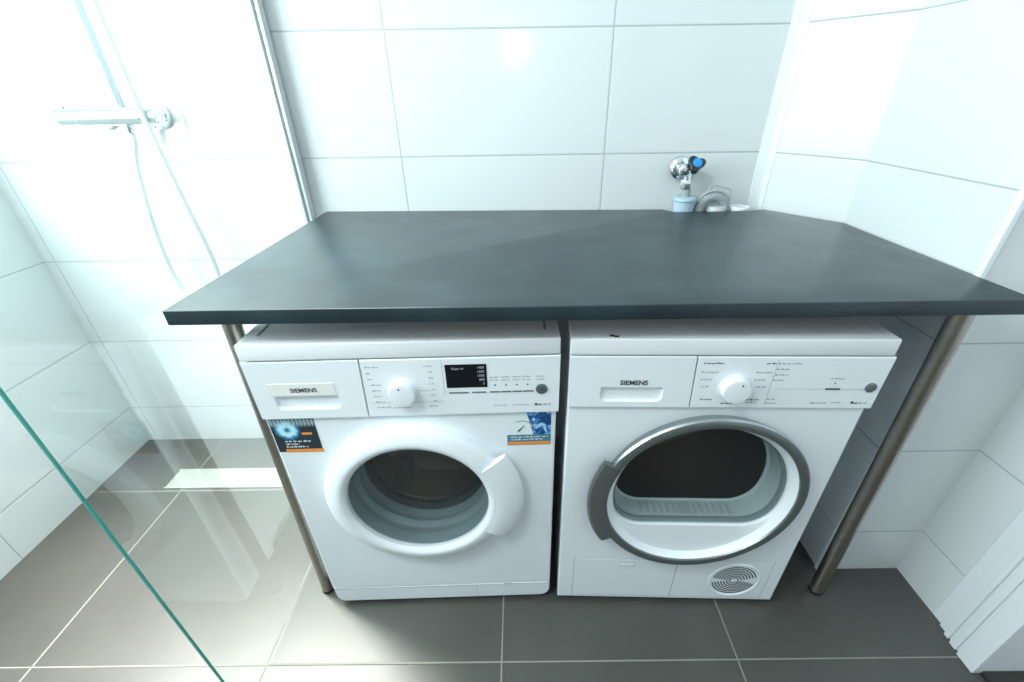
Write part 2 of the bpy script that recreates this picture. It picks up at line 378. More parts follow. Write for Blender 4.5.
mx = root('shower_mixer', (-1.19, 0.67, 1.187)); tag(mx, 'chrome bar shower mixer with riser rail and looping hose on back wall', 'shower mixer')
bm = bmesh.new(); lathe(bm, [(0, -0.145), (0.019, -0.145), (0.0215, -0.142), (0.0215, -0.090), (0.0205, -0.089), (0.0205, -0.086), (0.0225, -0.085), (0.0225, 0.085), (0.0205, 0.086), (0.0205, 0.089), (0.0215, 0.090), (0.0215, 0.128), (0.019, 0.131), (0, 0.131)], (0, 0, 0), 32, 'X')
link('body', bm, M['chrome'], mx, True)
for dx in (-0.075, 0.085):
    bm = bmesh.new(); lathe(bm, [(0.013, 0.0), (0.013, -0.042), (0.034, -0.044), (0.036, -0.052), (0.036, -0.0605)], (dx, 0, 0), 40, 'Y'); link('rosette', bm, M['chrome'], mx, True)
for dx, w in ((-0.148, 0.006),):
    bm = bmesh.new(); box(bm, -0.136, -0.120, -0.004, 0.004, 0.020, 0.026, 0.001); link('stop_button', bm, M['grey_button'], mx)
bm = bmesh.new(); lathe(bm, [(0.0, -0.04), (0.008, -0.04), (0.010, -0.036), (0.010, -0.012), (0.0, -0.012)], (0.035, 0, 0), 24, 'Z'); link('outlet', bm, M['chrome'], mx, True)

# the riser rail stands on the mixer (offsets from the mixer's own origin)
bm = bmesh.new(); tube(bm, [(0.022, 0.015, 0.020), (0.022, 0.015, 0.773)], 0.012, 20); link('riser_rail', bm, M['rail'], mx, True)
bm = bmesh.new(); lathe(bm, [(0, -0.0), (0.012, -0.0), (0.012, -0.035), (0.02, -0.04), (0.02, -0.0455)], (0.022, 0.015, 0.713), 24, 'Y'); link('wall_bracket', bm, M['chrome'], mx, True)
bm = bmesh.new()
tube(bm, bez([(-1.13, 0.66, 1.90), (-1.112, 0.655, 1.65), (-1.100, 0.652, 1.43), (-1.088, 0.645, 1.20), (-1.072, 0.65, 0.98), (-1.060, 0.66, 0.80), (-1.075, 0.665, 0.70), (-1.125, 0.668, 0.655), (-1.185, 0.668, 0.672), (-1.212, 0.668, 0.75),
              (-1.206, 0.668, 0.90), (-1.182, 0.668, 1.05), (-1.160, 0.67, 1.12), (-1.155, 0.67, 1.146)]), 0.0075, 12)
ho = link('hose', bm, pmat('metal_hose', (0.66, 0.72, 0.73), 0.35, 0.4), mx, True)
ho.data.transform(Matrix.Translation((1.19, -0.67, -1.187)))

# ---------------------------------------------------------------- countertop and its two poles
TOPZ = 0.920
ct = root('countertop', (0.05, 0.35, 0.8915)); tag(ct, 'dark slate coloured worktop resting over both white machines', 'countertop')
pts = [(-0.702, -0.030), (0.797, -0.034), (0.800, 0.088 - 0.008), (0.790, 0.088), (0.7855, 0.498), (0.668, 0.634), (0.632, 0.634), (0.374, 0.640), (0.356, 0.692), (-0.692, 0.7285)]
pts = [(-0.702, -0.030), (0.797, -0.034), (0.7905, 0.076), (0.7905, 0.498), (0.652, 0.672), (0.612, 0.652), (0.376, 0.648), (0.356, 0.690), (-0.692, 0.7285)]
bm = bmesh.new(); prism(bm, [(x - 0.05, y - 0.35) for x, y in pts], 0.0, TOPZ - 0.8915, 'Z', 0.0025, 3); link('slab', bm, M['counter'], ct, True)
def pole(x, y, tx, label, r):
    p = root('support_pole', (x, y, 0)); tag(p, label, 'pole')
    bm = bmesh.new(); tube(bm, [(0, 0, 0.008), (tx - x, 0, 0.885)], r, 40); link('tube', bm, M['satin'], p, True)
    bm = bmesh.new(); lathe(bm, [(0, 0), (r * 0.9, 0), (r * 1.02, 0.002), (r * 1.02, 0.010), (0, 0.010)], (0, 0, 0), 32, 'Z'); link('foot_cap', bm, M['rubber_black'], p, True)
    bm = bmesh.new(); lathe(bm, [(0, 0.884), (r * 1.5, 0.884), (r * 1.5, 0.8912), (0, 0.8912)], (tx - x, 0, 0), 32, 'Z'); link('top_plate', bm, M['satin'], p, True)
    return p
pole(-0.662, 0.040, -0.640, 'brushed steel pole under the left end of the dark worktop', 0.017)
pole(0.757, 0.018, 0.735, 'brushed steel pole under the right end of the dark worktop', 0.0185)

# ---------------------------------------------------------------- machines
W, D, ZB = 0.598, 0.55, 0.014
def shell(name, parent, outer, hole, c, depth, mat, hole_depth=0.05, y0=0.0, bev=0.005):
    """box-like casing with rounded front edges and a hole through its front"""
    A = angles(c, outer, hole, n=128)
    bm = bmesh.new()
    rings(bm, [loop_at(outer, c, A, y0 + depth), loop_at(outer, c, A, y0 + bev), loop_at(inset(outer, c, bev * 0.3), c, A, y0 + bev * 0.3), loop_at(inset(outer, c, bev), c, A, y0),
               loop_at(hole, c, A, y0), loop_at(hole, c, A, y0 + hole_depth)], cap0=True)
    return link(name, bm, mat, parent, 14)
def plate(parent, name, outer, mat, y0, y1, bev=0.002, smooth=14):
    c = (sum(p[0] for p in outer) / len(outer), sum(p[1] for p in outer) / len(outer))
    bm = bmesh.new()
    rings(bm, [[(p[0], y1, p[1]) for p in outer], [(p[0], y0 + bev, p[1]) for p in outer], [(p[0], y0, p[1]) for p in inset(outer, c, bev)]], cap0=True, cap1=True)
    return link(name, bm, mat, parent, smooth)
def lid(parent, w, d, a=0.003, b=0.003):
    bm = bmesh.new(); box(bm, -a, w + b, -0.008, d + 0.02, 0.8085, 0.8430, 0.003, 3)
    o = link('lid', bm, M['lid'], parent, 40)
    return o
def feet(parent):
    for x in (0.06, W - 0.06):
        for y in (0.07, D - 0.06):
            bm = bmesh.new(); lathe(bm, [(0, 0), (0.02, 0), (0.022, 0.003), (0.02, 0.012), (0.009, 0.0125), (0.009, 0.02), (0, 0.02)], (x, y, 0), 20, 'Z'); link('foot', bm, M['rubber_black'], parent, True)
def recess_panel(parent, name, outer, rec, y0, depth, mat):
    """panel with a finger recess whose floor slopes forward"""
    c = ((rec[0] + rec[1]) / 2, (rec[2] + rec[3]) / 2)
    hole = rrect(rec[0], rec[1], rec[2], rec[3], 0.003, 4, rb=0.012)
    inner = rrect(rec[0] + 0.004, rec[1] - 0.004, rec[2] + 0.006, rec[3] - 0.001, 0.003, 4, rb=0.010)
    A = angles(c, outer, hole, n=96); bm = bmesh.new()
    rings(bm, [loop_at(outer, c, A, y0 + 0.02), loop_at(outer, c, A, y0 + 0.002), loop_at(inset(outer, c, 0.0015), c, A, y0),
               loop_at(hole, c, A, y0), loop_at(inner, c, A, y0 + depth)], cap1=True)
    return link(name, bm, mat, parent, 14)
def knob(parent, x, z, y, r, dot):
    k = root('program_knob', (x, y, z)); k.parent = parent.parent
    bm = bmesh.new(); lathe(bm, [(r * 1.12, 0), (r * 1.10, 0.002), (r, 0.0025), (r * 0.98, 0.016), (r * 0.93, 0.0185), (r * 0.6, 0.0195), (0, 0.0195)], (0, 0, 0), 64, 'Y'); link('grip', bm, M['plastic'], k, True)
    bm = bmesh.new(); lathe(bm, [(0.0018, 0.0185), (0.0018, 0.0205), (0, 0.0205)], (dot[0], 0, dot[1]), 16, 'Y'); link('pointer_dot', bm, M['ink'], k)
    return k

# ---- washing machine -------------------------------------------------
def washing_machine():
    t = root('washing_machine', (-0.6117, -0.0091, 0), math.radians(1.33))
    tag(t, 'white front loading washing machine with white door ring and dark display', 'washing machine')
    c = (0.286, 0.437)
    outer = [(0.0, 0.076), (W, 0.076), (W, 0.8065), (0.0, 0.8065)]
    outer = rrect(-0.003, W, 0.076, 0.8065, 0.003, 3)
    shell('casing', t, outer, circ(c[0], c[1], 0.166), c, D, M['enamel'], 0.03)
    # kick panel, its lower corners rounded
    plate(t, 'kick_panel', rrect(-0.0025, W - 0.0005, ZB, 0.0745, 0.002, 5, rb=0.026), M['enamel'], 0.0005, 0.16, 0.004)
    bm = bmesh.new(); box(bm, 0.02, W - 0.02, 0.161, D, 0.02, 0.074); link('base', bm, M['plastic_grey'], t)
    bm = bmesh.new(); box(bm, 0.468, 0.492, -0.001, 0.01, 0.073, 0.079, 0.0006); link('kick_latch', bm, M['plastic_grey'], t)
    bm = bmesh.new(); box(bm, 0.392, 0.3935, 0.0001, 0.01, 0.018, 0.0745); link('kick_seam', bm, M['plastic_grey'], t)
    ld = lid(t, W, D)
    bm = bmesh.new()
    for x in (0.024, W - 0.024):
        bm = bmesh.new(); box(bm, x - 0.002, x + 0.002, 0.03, 0.15, 0.8425, 0.8437); link('lid_seam', bm, M['seam'], ld)
    feet(t)
    # control panel: soap drawer at the left, fascia at the right
    yp = -0.007
    dw = recess_panel(t, 'soap_drawer', [(-0.004, 0.671), (0.2115, 0.671), (0.2165, 0.8055), (-0.005, 0.8055)], (0.036, 0.163, 0.694, 0.727), yp, 0.042, M['plastic'])
    plate(dw, 'handle_strip', rrect(0.030, 0.160, 0.7285, 0.757, 0.002), pmat('drawer_strip', (0.83, 0.84, 0.80), 0.35), yp - 0.0008, yp, 0.0006)
    text('brand_lettering', 'SIEMENS', 0.072, 0.737, 0.0135, yp - 0.0010, M['ink'], dw, bold=0.0002, sx=1.05)
    # fascia
    fo = [(0.2140, 0.671), (W + 0.004, 0.671), (W + 0.004, 0.8055), (0.2190, 0.8055)]
    fp = plate(t, 'control_panel', fo, M['plastic'], yp, 0.012, 0.002)
    knob(fp, 0.292, 0.733, yp, 0.0265, (-0.003, 0.016))
    bm = bmesh.new(); box(bm, 0.379, 0.459, yp - 0.0012, yp, 0.738, 0.791, 0.0004); ds = link('display', bm, M['black'], fp)
    text('display_text', 'Klaar in', 0.391, 0.780, 0.0075, yp - 0.0014, M['display_text'], fp)
    for i, s in enumerate(('1400', '1200', '1000', '800', '0')):
        text('display_text', s, 0.4545, 0.7815 - i * 0.0092, 0.0072, yp - 0.0014, M['display_text'], fp, align='RIGHT')
    def button(x0, x1, z):
        bm = bmesh.new(); box(bm, x0, x1, yp - 0.0012, yp, z, z + 0.0028, 0.0004); link('button', bm, M['grey_button'], fp)
    button(0.382, 0.421, 0.7245); button(0.428, 0.456, 0.7245)
    for i in range(4):
        button(0.463 + i * 0.0222, 0.4835 + i * 0.0222, 0.7245)
        bm = bmesh.new(); lathe(bm, [(0.0018, 0), (0.0018, 0.0006), (0, 0.0006)], (0.474 + i * 0.0215, yp, 0.7415), 12, 'Y'); link('indicator', bm, M['ink'], fp)
    bm = bmesh.new(); lathe(bm, [(0.0115, 0), (0.0115, 0.0022), (0.0095, 0.003), (0.002, 0.0025), (0, 0.0025)], (0.566, yp, 0.7305), 32, 'Y'); pb = link('power_button', bm, M['grey_button'], fp, True)
    bm = bmesh.new(); lathe(bm, [(0.0016, 0.0024), (0.0016, 0.0032), (0, 0.0032)], (0.566, yp, 0.7305), 12, 'Y'); link('power_mark', bm, M['ink'], fp)
    bm = bmesh.new()
    for k, (x0, x1) in enumerate(((0.226, 0.252), (0.226, 0.235), (0.227, 0.235), (0.231, 0.250), (0.231, 0.248), (0.233, 0.249), (0.235, 0.252), (0.235, 0.262))): strokes(None, x0, x1, 0.788 - k * 0.0135, 0.0030, yp, ('printed_line', M['ink_light'], fp))
    for k, (x0, x1) in enumerate(((0.338, 0.355), (0.346, 0.354), (0.346, 0.354), (0.344, 0.355), (0.350, 0.356), (0.346, 0.357), (0.349, 0.356), (0.340, 0.358))): strokes(None, x0, x1, 0.788 - k * 0.0135, 0.0030, yp, ('printed_line', M['ink_light'], fp))
    strokes(None, 0.268, 0.305, 0.692, 0.0028, yp, ('printed_line', M['ink_light'], fp))
    for x in (0.464, 0.487, 0.509, 0.529, 0.556):
        for z in (0.759, 0.752): strokes(None, x, x + 0.016, z, 0.0028, yp, ('printed_line', M['ink_light'], fp))
    strokes(None, 0.470, 0.496, 0.6915, 0.0024, yp, ('printed_line', M['ink_light'], fp)); strokes(None, 0.508, 0.540, 0.6915, 0.0024, yp, ('printed_line', M['ink_light'], fp))
    for a_ in ((0.3730, 0.3736, 0.72, 0.80), (0.222, 0.373, 0.7055, 0.7060), (0.320, 0.344, 0.7325, 0.7332)):
        bm = bmesh.new(); box(bm, a_[0], a_[1], yp - 0.0003, yp, a_[2], a_[3]); link('printed_rule', bm, M['ink_light'], fp)
    bm = bmesh.new(); lathe(bm, [(0.0030, 0), (0.0030, 0.0005), (0, 0.0005)], (0.5555, yp, 0.6925), 14, 'Y'); strokes(None, 0.560, 0.568, 0.6895, 0.0048, yp, ('printed_line', M['ink'], fp)); link('badge', bm, M['ink'], fp)
    strokes(None, 0.570, 0.585, 0.6898, 0.0042, yp, ('printed_line', M['ink_light'], fp))
    # stickers under the panel
    st = plate(t, 'dark_sticker', rrect(0.001, 0.095, 0.578, 0.6665, 0.001), sticker_dark(), -0.0008, 0.0, 0.0002); st['label'] = 'dark sticker with glowing blue water ring'
    bm = bmesh.new(); box(bm, 0.017, 0.096, -0.0014, -0.0004, 0.577, 0.5855); link('orange_band', bm, M['orange'], st)
    bm = bmesh.new(); box(bm, 0.062, 0.083, -0.0013, -0.0009, 0.625, 0.6305); link('orange_band', bm, M['orange'], st)
    bm = bmesh.new()
    for z, x1 in ((0.6055, 0.075), (0.598, 0.049), (0.5905, 0.067)): strokes(None, 0.021, x1, z, 0.0042, -0.001, ('printed_line', M['enamel'], st))
    s2 = plate(t, 'light_sticker', rrect(0.494, 0.588, 0.579, 0.6665, 0.001), sticker_light(), -0.0008, 0.0, 0.0002); s2['label'] = 'white and blue sticker with a dial and a hand'
    bm = bmesh.new(); box(bm, 0.496, 0.587, -0.0014, -0.0004, 0.5805, 0.5885); link('orange_band', bm, M['orange'], s2)
    bm = bmesh.new()
    for z, x1 in ((0.6005, 0.582), (0.5935, 0.570)): strokes(None, 0.502, x1, z, 0.0036, -0.001, ('printed_line', M['enamel'], s2))
    bm = bmesh.new(); lathe(bm, [(0.0250, 0.0010), (0.0262, 0.0013), (0.0275, 0.0010)], (0.526, 0, 0.619), 40, 'Y', 0.02, PI * 0.66); link('dial_arc', bm, M['ink_light'], s2)
    bm = bmesh.new(); tube(bm, [(0.518, -0.0012, 0.618), (0.531, -0.0012, 0.634)], [0.0018, 0.0004], 6); link('dial_needle', bm, M['ink'], s2)
    # door
    d = root('door', (c[0], 0, c[1])); d.parent = t
    bm = bmesh.new(); lathe(bm, [(0.2125, -0.002), (0.2125, 0.012), (0.2110, 0.019), (0.207, 0.0245), (0.200, 0.0280), (0.188, 0.0325), (0.177, 0.0355), (0.170, 0.0345), (0.163, 0.0290), (0.1605, 0.0260), (0.1600, -0.012)], (0, 0, 0), 128, 'Y')
    link('door_ring', bm, M['plastic'], d, 50)
    bm = bmesh.new(); a = math.radians(33)
    lathe(bm, [(0.176, 0.018), (0.176, 0.0350), (0.184, 0.0365), (0.205, 0.0345), (0.226, 0.029), (0.238, 0.0235), (0.242, 0.018), (0.238, 0.015), (0.205, 0.012)], (0, 0, 0), 48, 'Y', -a, a, caps=False)
    bmesh.ops.contextual_create(bm, geom=[e for e in bm.edges if e.is_boundary and abs(abs(math.atan2(e.verts[0].co.z, e.verts[0].co.x)) - a) < 1e-3 and abs(math.atan2(e.verts[0].co.z, e.verts[0].co.x) - math.atan2(e.verts[1].co.z, e.verts[1].co.x)) < 1e-3 and e.verts[0].co.z > 0])
    bmesh.ops.contextual_create(bm, geom=[e for e in bm.edges if e.is_boundary and abs(abs(math.atan2(e.verts[0].co.z, e.verts[0].co.x)) - a) < 1e-3 and abs(math.atan2(e.verts[0].co.z, e.verts[0].co.x) - math.atan2(e.verts[1].co.z, e.verts[1].co.x)) < 1e-3 and e.verts[0].co.z < 0])
    link('door_handle', bm, M['plastic'], d, 30)
    bm = bmesh.new(); lathe(bm, [(0.1755, 0.020), (0.1755, 0.0344), (0.1740, 0.0344)], (0, 0, 0), 48, 'Y', -a, a); link('handle_gap', bm, M['seam'], d)
    bm = bmesh.new(); lathe(bm, [(0.1604, 0.0255), (0.157, 0.027), (0.12, 0.030), (0.06, 0.032), (0, 0.033)], (0, 0, 0), 96, 'Y'); link('door_glass', bm, M['door_glass'], d, True)
    bm = bmesh.new(); lathe(bm, [(0.158, 0.020), (0.153, 0.0), (0.142, -0.030), (0.130, -0.050), (0.116, -0.066), (0.09, -0.078), (0, -0.084)], (0, 0, 0), 96, 'Y'); link('glass_bowl', bm, M['bowl_glass'], d, True)
    # door gasket and drum
    bm = bmesh.new(); lathe(bm, [(0.170, -0.001), (0.165, 0.010), (0.1602, 0.015), (0.160, 0.0), (0.158, -0.008), (0.157, -0.016), (0.162, -0.022), (0.162, -0.034), (0.155, -0.040), (0.152, -0.050), (0.157, -0.058), (0.157, -0.070), (0.150, -0.080), (0.150, -0.084)], (c[0], 0, c[1]), 96, 'Y'); link('gasket', bm, M['rubber'], t, True)
    bm = bmesh.new(); lathe(bm, [(0.150, -0.084), (0.145, -0.088), (0.139, -0.098), (0.140, -0.108), (0.144, -0.110)], (c[0], 0, c[1]), 96, 'Y'); link('gasket_lip', bm, M['rubber_black'], t, True)
    bm = bmesh.new(); lathe(bm, [(0.144, -0.110), (0.148, -0.112), (0.150, -0.118), (0.165, -0.124), (0.235, -0.128), (0.235, -0.32)], (c[0], 0, c[1]), 96, 'Y'); dm = link('drum', bm, M['steel_dark'], t, True)
    bm = bmesh.new(); lathe(bm, [(0.235, -0.32), (0.15, -0.33), (0.14, -0.322), (0.05, -0.31), (0, -0.305)], (c[0], 0, c[1]), 96, 'Y'); link('drum_back', bm, M['steel_back'], dm, True)
    bm = bmesh.new(); lathe(bm, [(0.1500, -0.118), (0.1465, -0.117), (0.1450, -0.121), (0.1470, -0.125), (0.1510, -0.124)], (c[0], 0, c[1]), 96, 'Y'); link('drum_rim', bm, M['chrome'], dm, True)
    for k in range(3):
        a = PI / 2 + k * 2 * PI / 3 + 0.5
        bm = bmesh.new(); r0, r1 = 0.234, 0.19
        P = [(c[0] + r0 * math.cos(a - 0.13), c[1] + r0 * math.sin(a - 0.13)), (c[0] + r1 * math.cos(a), c[1] + r1 * math.sin(a)), (c[0] + r0 * math.cos(a + 0.13), c[1] + r0 * math.sin(a + 0.13))]
        prism(bm, P, 0.14, 0.31, 'Y', 0.004); link('drum_paddle', bm, M['plastic_grey'], dm, True)
    return t

def sticker_dark():
    mt, nt, b = new_mat('sticker_dark_print'); b.inputs['Roughness'].default_value = 0.35
    tc = nt.nodes.new('ShaderNodeTexCoord'); mp = nt.nodes.new('ShaderNodeMapping'); nt.links.new(tc.outputs['Object'], mp.inputs['Vector'])
    mp.inputs['Location'].default_value = (-0.033, 0, -0.638)
    gr = nt.nodes.new('ShaderNodeVectorMath'); gr.operation = 'LENGTH'; nt.links.new(mp.outputs['Vector'], gr.inputs[0])
    n = nt.nodes.new('ShaderNodeTexNoise'); n.inputs['Scale'].default_value = 130; n.inputs['Detail'].default_value = 3; nt.links.new(tc.outputs['Object'], n.inputs['Vector'])
    # ring of water: distance from radius 0.013
    rg = math_node(nt, 'ABSOLUTE', math_node(nt, 'SUBTRACT', gr.outputs['Value'], 0.013))
    s = math_node(nt, 'SUBTRACT', math_node(nt, 'ADD', 0.75, math_node(nt, 'MULTIPLY', n.outputs['Fac'], 0.9)), math_node(nt, 'MULTIPLY', rg, 75.0))
    r = nt.nodes.new('ShaderNodeValToRGB'); e = r.color_ramp.elements
    e[0].position = 0.1; e[0].color = (0.02, 0.035, 0.05, 1); e[1].position = 0.95; e[1].color = (0.55, 0.85, 0.95, 1)
    x = e.new(0.55); x.color = (0.03, 0.33, 0.55, 1)
    nt.links.new(s, r.inputs['Fac'])
    # pale window bars at the top, bright to dark with height
    sp_ = nt.nodes.new('ShaderNodeSeparateXYZ'); nt.links.new(tc.outputs['Object'], sp_.inputs[0])
    hm = nt.nodes.new('ShaderNodeMapRange'); hm.inputs['From Min'].default_value = 0.645; hm.inputs['From Max'].default_value = 0.653; nt.links.new(sp_.outputs['Z'], hm.inputs['Value'])
    w = math_node(nt, 'GREATER_THAN', math_node(nt, 'FRACT', math_node(nt, 'MULTIPLY', sp_.outputs['X'], 130)), 0.45)
    f = math_node(nt, 'MULTIPLY', hm.outputs['Result'], math_node(nt, 'ADD', 0.25, math_node(nt, 'MULTIPLY', w, 0.5)))
    mix = nt.nodes.new('ShaderNodeMix'); mix.data_type = 'RGBA'; nt.links.new(f, mix.inputs['Factor']); nt.links.new(r.outputs['Color'], mix.inputs['A'])
    mix.inputs['B'].default_value = (0.45, 0.62, 0.68, 1); nt.links.new(mix.outputs['Result'], b.inputs['Base Color'])
    return mt
def sticker_light():
    mt, nt, b = new_mat('sticker_light_print'); b.inputs['Roughness'].default_value = 0.35
    tc = nt.nodes.new('ShaderNodeTexCoord'); s = nt.nodes.new('ShaderNodeSeparateXYZ'); nt.links.new(tc.outputs['Object'], s.inputs[0])
    n = nt.nodes.new('ShaderNodeTexNoise'); n.inputs['Scale'].default_value = 55; n.inputs['Detail'].default_value = 2; n.inputs['Distortion'].default_value = 1.2; nt.links.new(tc.outputs['Object'], n.inputs['Vector'])
    r = nt.nodes.new('ShaderNodeValToRGB'); e = r.color_ramp.elements; e[0].position = 0.38; e[0].color = (0.01, 0.05, 0.18, 1); e[1].position = 0.66; e[1].color = (0.55, 0.80, 0.93, 1)
    x = e.new(0.5); x.color = (0.03, 0.22, 0.55, 1)
    nt.links.new(n.outputs['Fac'], r.inputs['Fac'])
    right = math_node(nt, 'GREATER_THAN', math_node(nt, 'ADD', s.outputs['X'], math_node(nt, 'MULTIPLY', s.outputs['Z'], 0.25)), 0.545 + 0.25 * 0.63)
    mix = nt.nodes.new('ShaderNodeMix'); mix.data_type = 'RGBA'; nt.links.new(right, mix.inputs['Factor']); mix.inputs['A'].default_value = (0.78, 0.88, 0.90, 1)
    nt.links.new(r.outputs['Color'], mix.inputs['B'])
    band = math_node(nt, 'LESS_THAN', s.outputs['Z'], 0.608)
    m2 = nt.nodes.new('ShaderNodeMix'); m2.data_type = 'RGBA'; nt.links.new(band, m2.inputs['Factor']); nt.links.new(mix.outputs['Result'], m2.inputs['A']); m2.inputs['B'].default_value = (0.07, 0.22, 0.30, 1)
    nt.links.new(m2.outputs['Result'], b.inputs['Base Color'])
    return mt

# ---- tumble dryer ----------------------------------------------------
def dshape(cx, cz, r, zf, rc, n=64):
    """circle with a flat bottom at zf, corners rounded with rc; counter-clockwise"""
    # corner arc centre: distance r-rc from the centre, rc above the flat
    dz = zf + rc - cz; dx = math.sqrt((r - rc) ** 2 - dz ** 2); a = math.atan2(dz, dx)
    out = []
    for i in range(n + 1):
        t = a + (PI - 2 * a) * i / n; out.append((cx + r * math.cos(t), cz + r * math.sin(t)))
    for i in range(1, 13):
        t = (PI - a) + (PI * 1.5 - (PI - a)) * i / 12; out.append((cx - dx + rc * math.cos(t), zf + rc + rc * math.sin(t)))
    for i in range(0, 12):
        t = PI * 1.5 + (a + 2 * PI - PI * 1.5) * i / 12; out.append((cx + dx + rc * math.cos(t), zf + rc + rc * math.sin(t)))
    return out
def tumble_dryer():
    t = root('tumble_dryer', (0.008, 0, 0), math.radians(-1.896))
    tag(t, 'white tumble dryer with silver door ring and round vent at its foot', 'tumble dryer')
    c = (0.309, 0.443)
    shell('casing', t, rrect(0, W, ZB, 0.8065, 0.003, 3), circ(c[0], c[1], 0.208), c, D, M['enamel'], 0.02)
    ld = lid(t, W, D, 0.0005, 0.0005)
    bm = bmesh.new(); box(bm, W - 0.035, W - 0.031, 0.03, 0.16, 0.8425, 0.8437); link('lid_seam', bm, M['plastic'], ld)
    bm = bmesh.new(); box(bm, 0.072, 0.082, 0.002, 0.007, 0.8425, 0.8450, 0.001); box(bm, 0.080, 0.090, 0.0, 0.005, 0.8425, 0.8445, 0.001); o = link('black_clip', bm, M['lint_black'], ld)
    feet(t)
    yp = -0.007
    dw = recess_panel(t, 'water_tank_drawer', [(0.0, 0.687), (0.2435, 0.687), (0.2385, 0.8055), (0.0, 0.8055)], (0.063, 0.186, 0.701, 0.736), yp, 0.042, M['plastic'])
    text('brand_lettering', 'SIEMENS', 0.100, 0.742, 0.0145, yp - 0.0002, M['ink'], dw, bold=0.0004, sx=1.0)
    fp = plate(t, 'control_panel', [(0.2460, 0.687), (W + 0.004, 0.687), (W + 0.006, 0.8055), (0.2410, 0.8055)], M['plastic'], yp, 0.012, 0.002)
    knob(fp, 0.322, 0.737, yp, 0.0275, (0.006, 0.016))
    bm = bmesh.new(); box(bm, 0.400, 0.580, yp - 0.0004, yp, 0.7335, 0.7350); link('groove', bm, M['plastic_grey'], fp)
    bm = bmesh.new(); box(bm, 0.497, 0.525, yp - 0.0014, yp, 0.7330, 0.7365, 0.0004); link('button', bm, M['ink'], fp)
    bm = bmesh.new(); lathe(bm, [(0.0015, 0), (0.0015, 0.0006), (0, 0.0006)], (0.512, yp, 0.7475), 12, 'Y'); link('indicator', bm, M['ink'], fp)
    bm = bmesh.new(); lathe(bm, [(0.0105, 0), (0.0105, 0.0022), (0.0085, 0.003), (0, 0.0022)], (0.582, yp, 0.7385), 32, 'Y'); link('power_button', bm, M['grey_button'], fp, True)
    bm = bmesh.new(); strokes(None, 0.254, 0.291, 0.790, 0.0036, yp, ('printed_line', M['ink'], fp)); strokes(None, 0.262, 0.285, 0.7065, 0.0036, yp, ('printed_line', M['ink'], fp)); strokes(None, 0.350, 0.378, 0.7065, 0.0034, yp, ('printed_line', M['ink'], fp)); strokes(None, 0.304, 0.328, 0.6975, 0.0032, yp, ('printed_line', M['ink'], fp)); strokes(None, 0.371, 0.388, 0.790, 0.0036, yp, ('printed_line', M['ink'], fp))
    strokes(None, 0.479, 0.489, 0.700, 0.0030, yp, ('printed_line', M['ink'], fp))
    for z in (0.7915, 0.779, 0.7665, 0.754, 0.7095, 0.7005):
        bm = bmesh.new(); lathe(bm, [(0.0015, 0), (0.0015, 0.0005), (0, 0.0005)], (0.3945, yp, z), 10, 'Y'); link('indicator', bm, M['ink'], fp)
    bm = bmesh.new()
    for k, (x0, x1) in enumerate(((0.253, 0.284), (0.254, 0.276), (0.257, 0.275))): strokes(None, x0, x1, 0.770 - k * 0.0165, 0.0032, yp, ('printed_line', M['ink_light'], fp))
    for k, (x0, x1) in enumerate(((0.356, 0.386), (0.357, 0.378), (0.364, 0.383))): strokes(None, x0, x1, 0.770 - k * 0.0165, 0.0032, yp, ('printed_line', M['ink_light'], fp))
    for k, x1 in enumerate((0.437, 0.417, 0.418, 0.412)): strokes(None, 0.399, x1, 0.790 - k * 0.0125, 0.0034, yp, ('printed_line', M['ink_light'], fp))
    for k, x1 in enumerate((0.408, 0.413)): strokes(None, 0.399, x1, 0.708 - k * 0.0095, 0.0032, yp, ('printed_line', M['ink_light'], fp))
    strokes(None, 0.500, 0.527, 0.757, 0.003, yp, ('printed_line', M['ink_light'], fp)); strokes(None, 0.490, 0.510, 0.700, 0.0028, yp, ('printed_line', M['ink_light'], fp)); strokes(None, 0.520, 0.540, 0.701, 0.0028, yp, ('printed_line', M['ink_light'], fp)); strokes(None, 0.352, 0.376, 0.700, 0.003, yp, ('printed_line', M['ink_light'], fp))
    bm = bmesh.new(); box(bm, 0.3905, 0.3912, yp - 0.0003, yp, 0.694, 0.80); link('printed_rule', bm, M['ink_light'], fp)
    bm = bmesh.new(); lathe(bm, [(0.0030, 0), (0.0030, 0.0005), (0, 0.0005)], (0.5600, yp, 0.7025), 14, 'Y'); strokes(None, 0.5640, 0.573, 0.6995, 0.0048, yp, ('printed_line', M['ink'], fp)); link('badge', bm, M['ink'], fp)
    strokes(None, 0.5745, 0.588, 0.6998, 0.0044, yp, ('printed_line', M['ink_light'], fp))
    # lower flap and vent panel
    def seam(name, r):
        plate(t, name, r, pmat('seam_pale', (0.38, 0.42, 0.44), 0.6), -0.0004, 0.0, 0.0002)
    seam('flap_seam', rrect(0.0395, 0.3120, 0.0255, 0.1875, 0.002)); seam('vent_seam', rrect(0.3125, 0.5635, 0.0255, 0.1875, 0.002))
    fl = plate(t, 'service_flap', rrect(0.0412, 0.3110, 0.027, 0.186, 0.002), M['enamel'], -0.0008, 0.0, 0.0004)
    bm = bmesh.new(); box(bm, 0.164, 0.198, -0.0030, -0.0008, 0.160, 0.173, 0.001); link('flap_catch', bm, M['plastic'], fl)
    bm = bmesh.new(); box(bm, 0.162, 0.200, -0.0010, -0.0007, 0.1575, 0.1605); box(bm, 0.162, 0.200, -0.0010, -0.0007, 0.1725, 0.1745); link('catch_shadow_gap', bm, M['seam'], fl)
    vp = plate(t, 'vent_panel', rrect(0.3135, 0.562, 0.027, 0.186, 0.002), M['enamel'], -0.0008, 0.0, 0.0004)
    bm = bmesh.new(); vc = (0.474, -0.0008, 0.106)
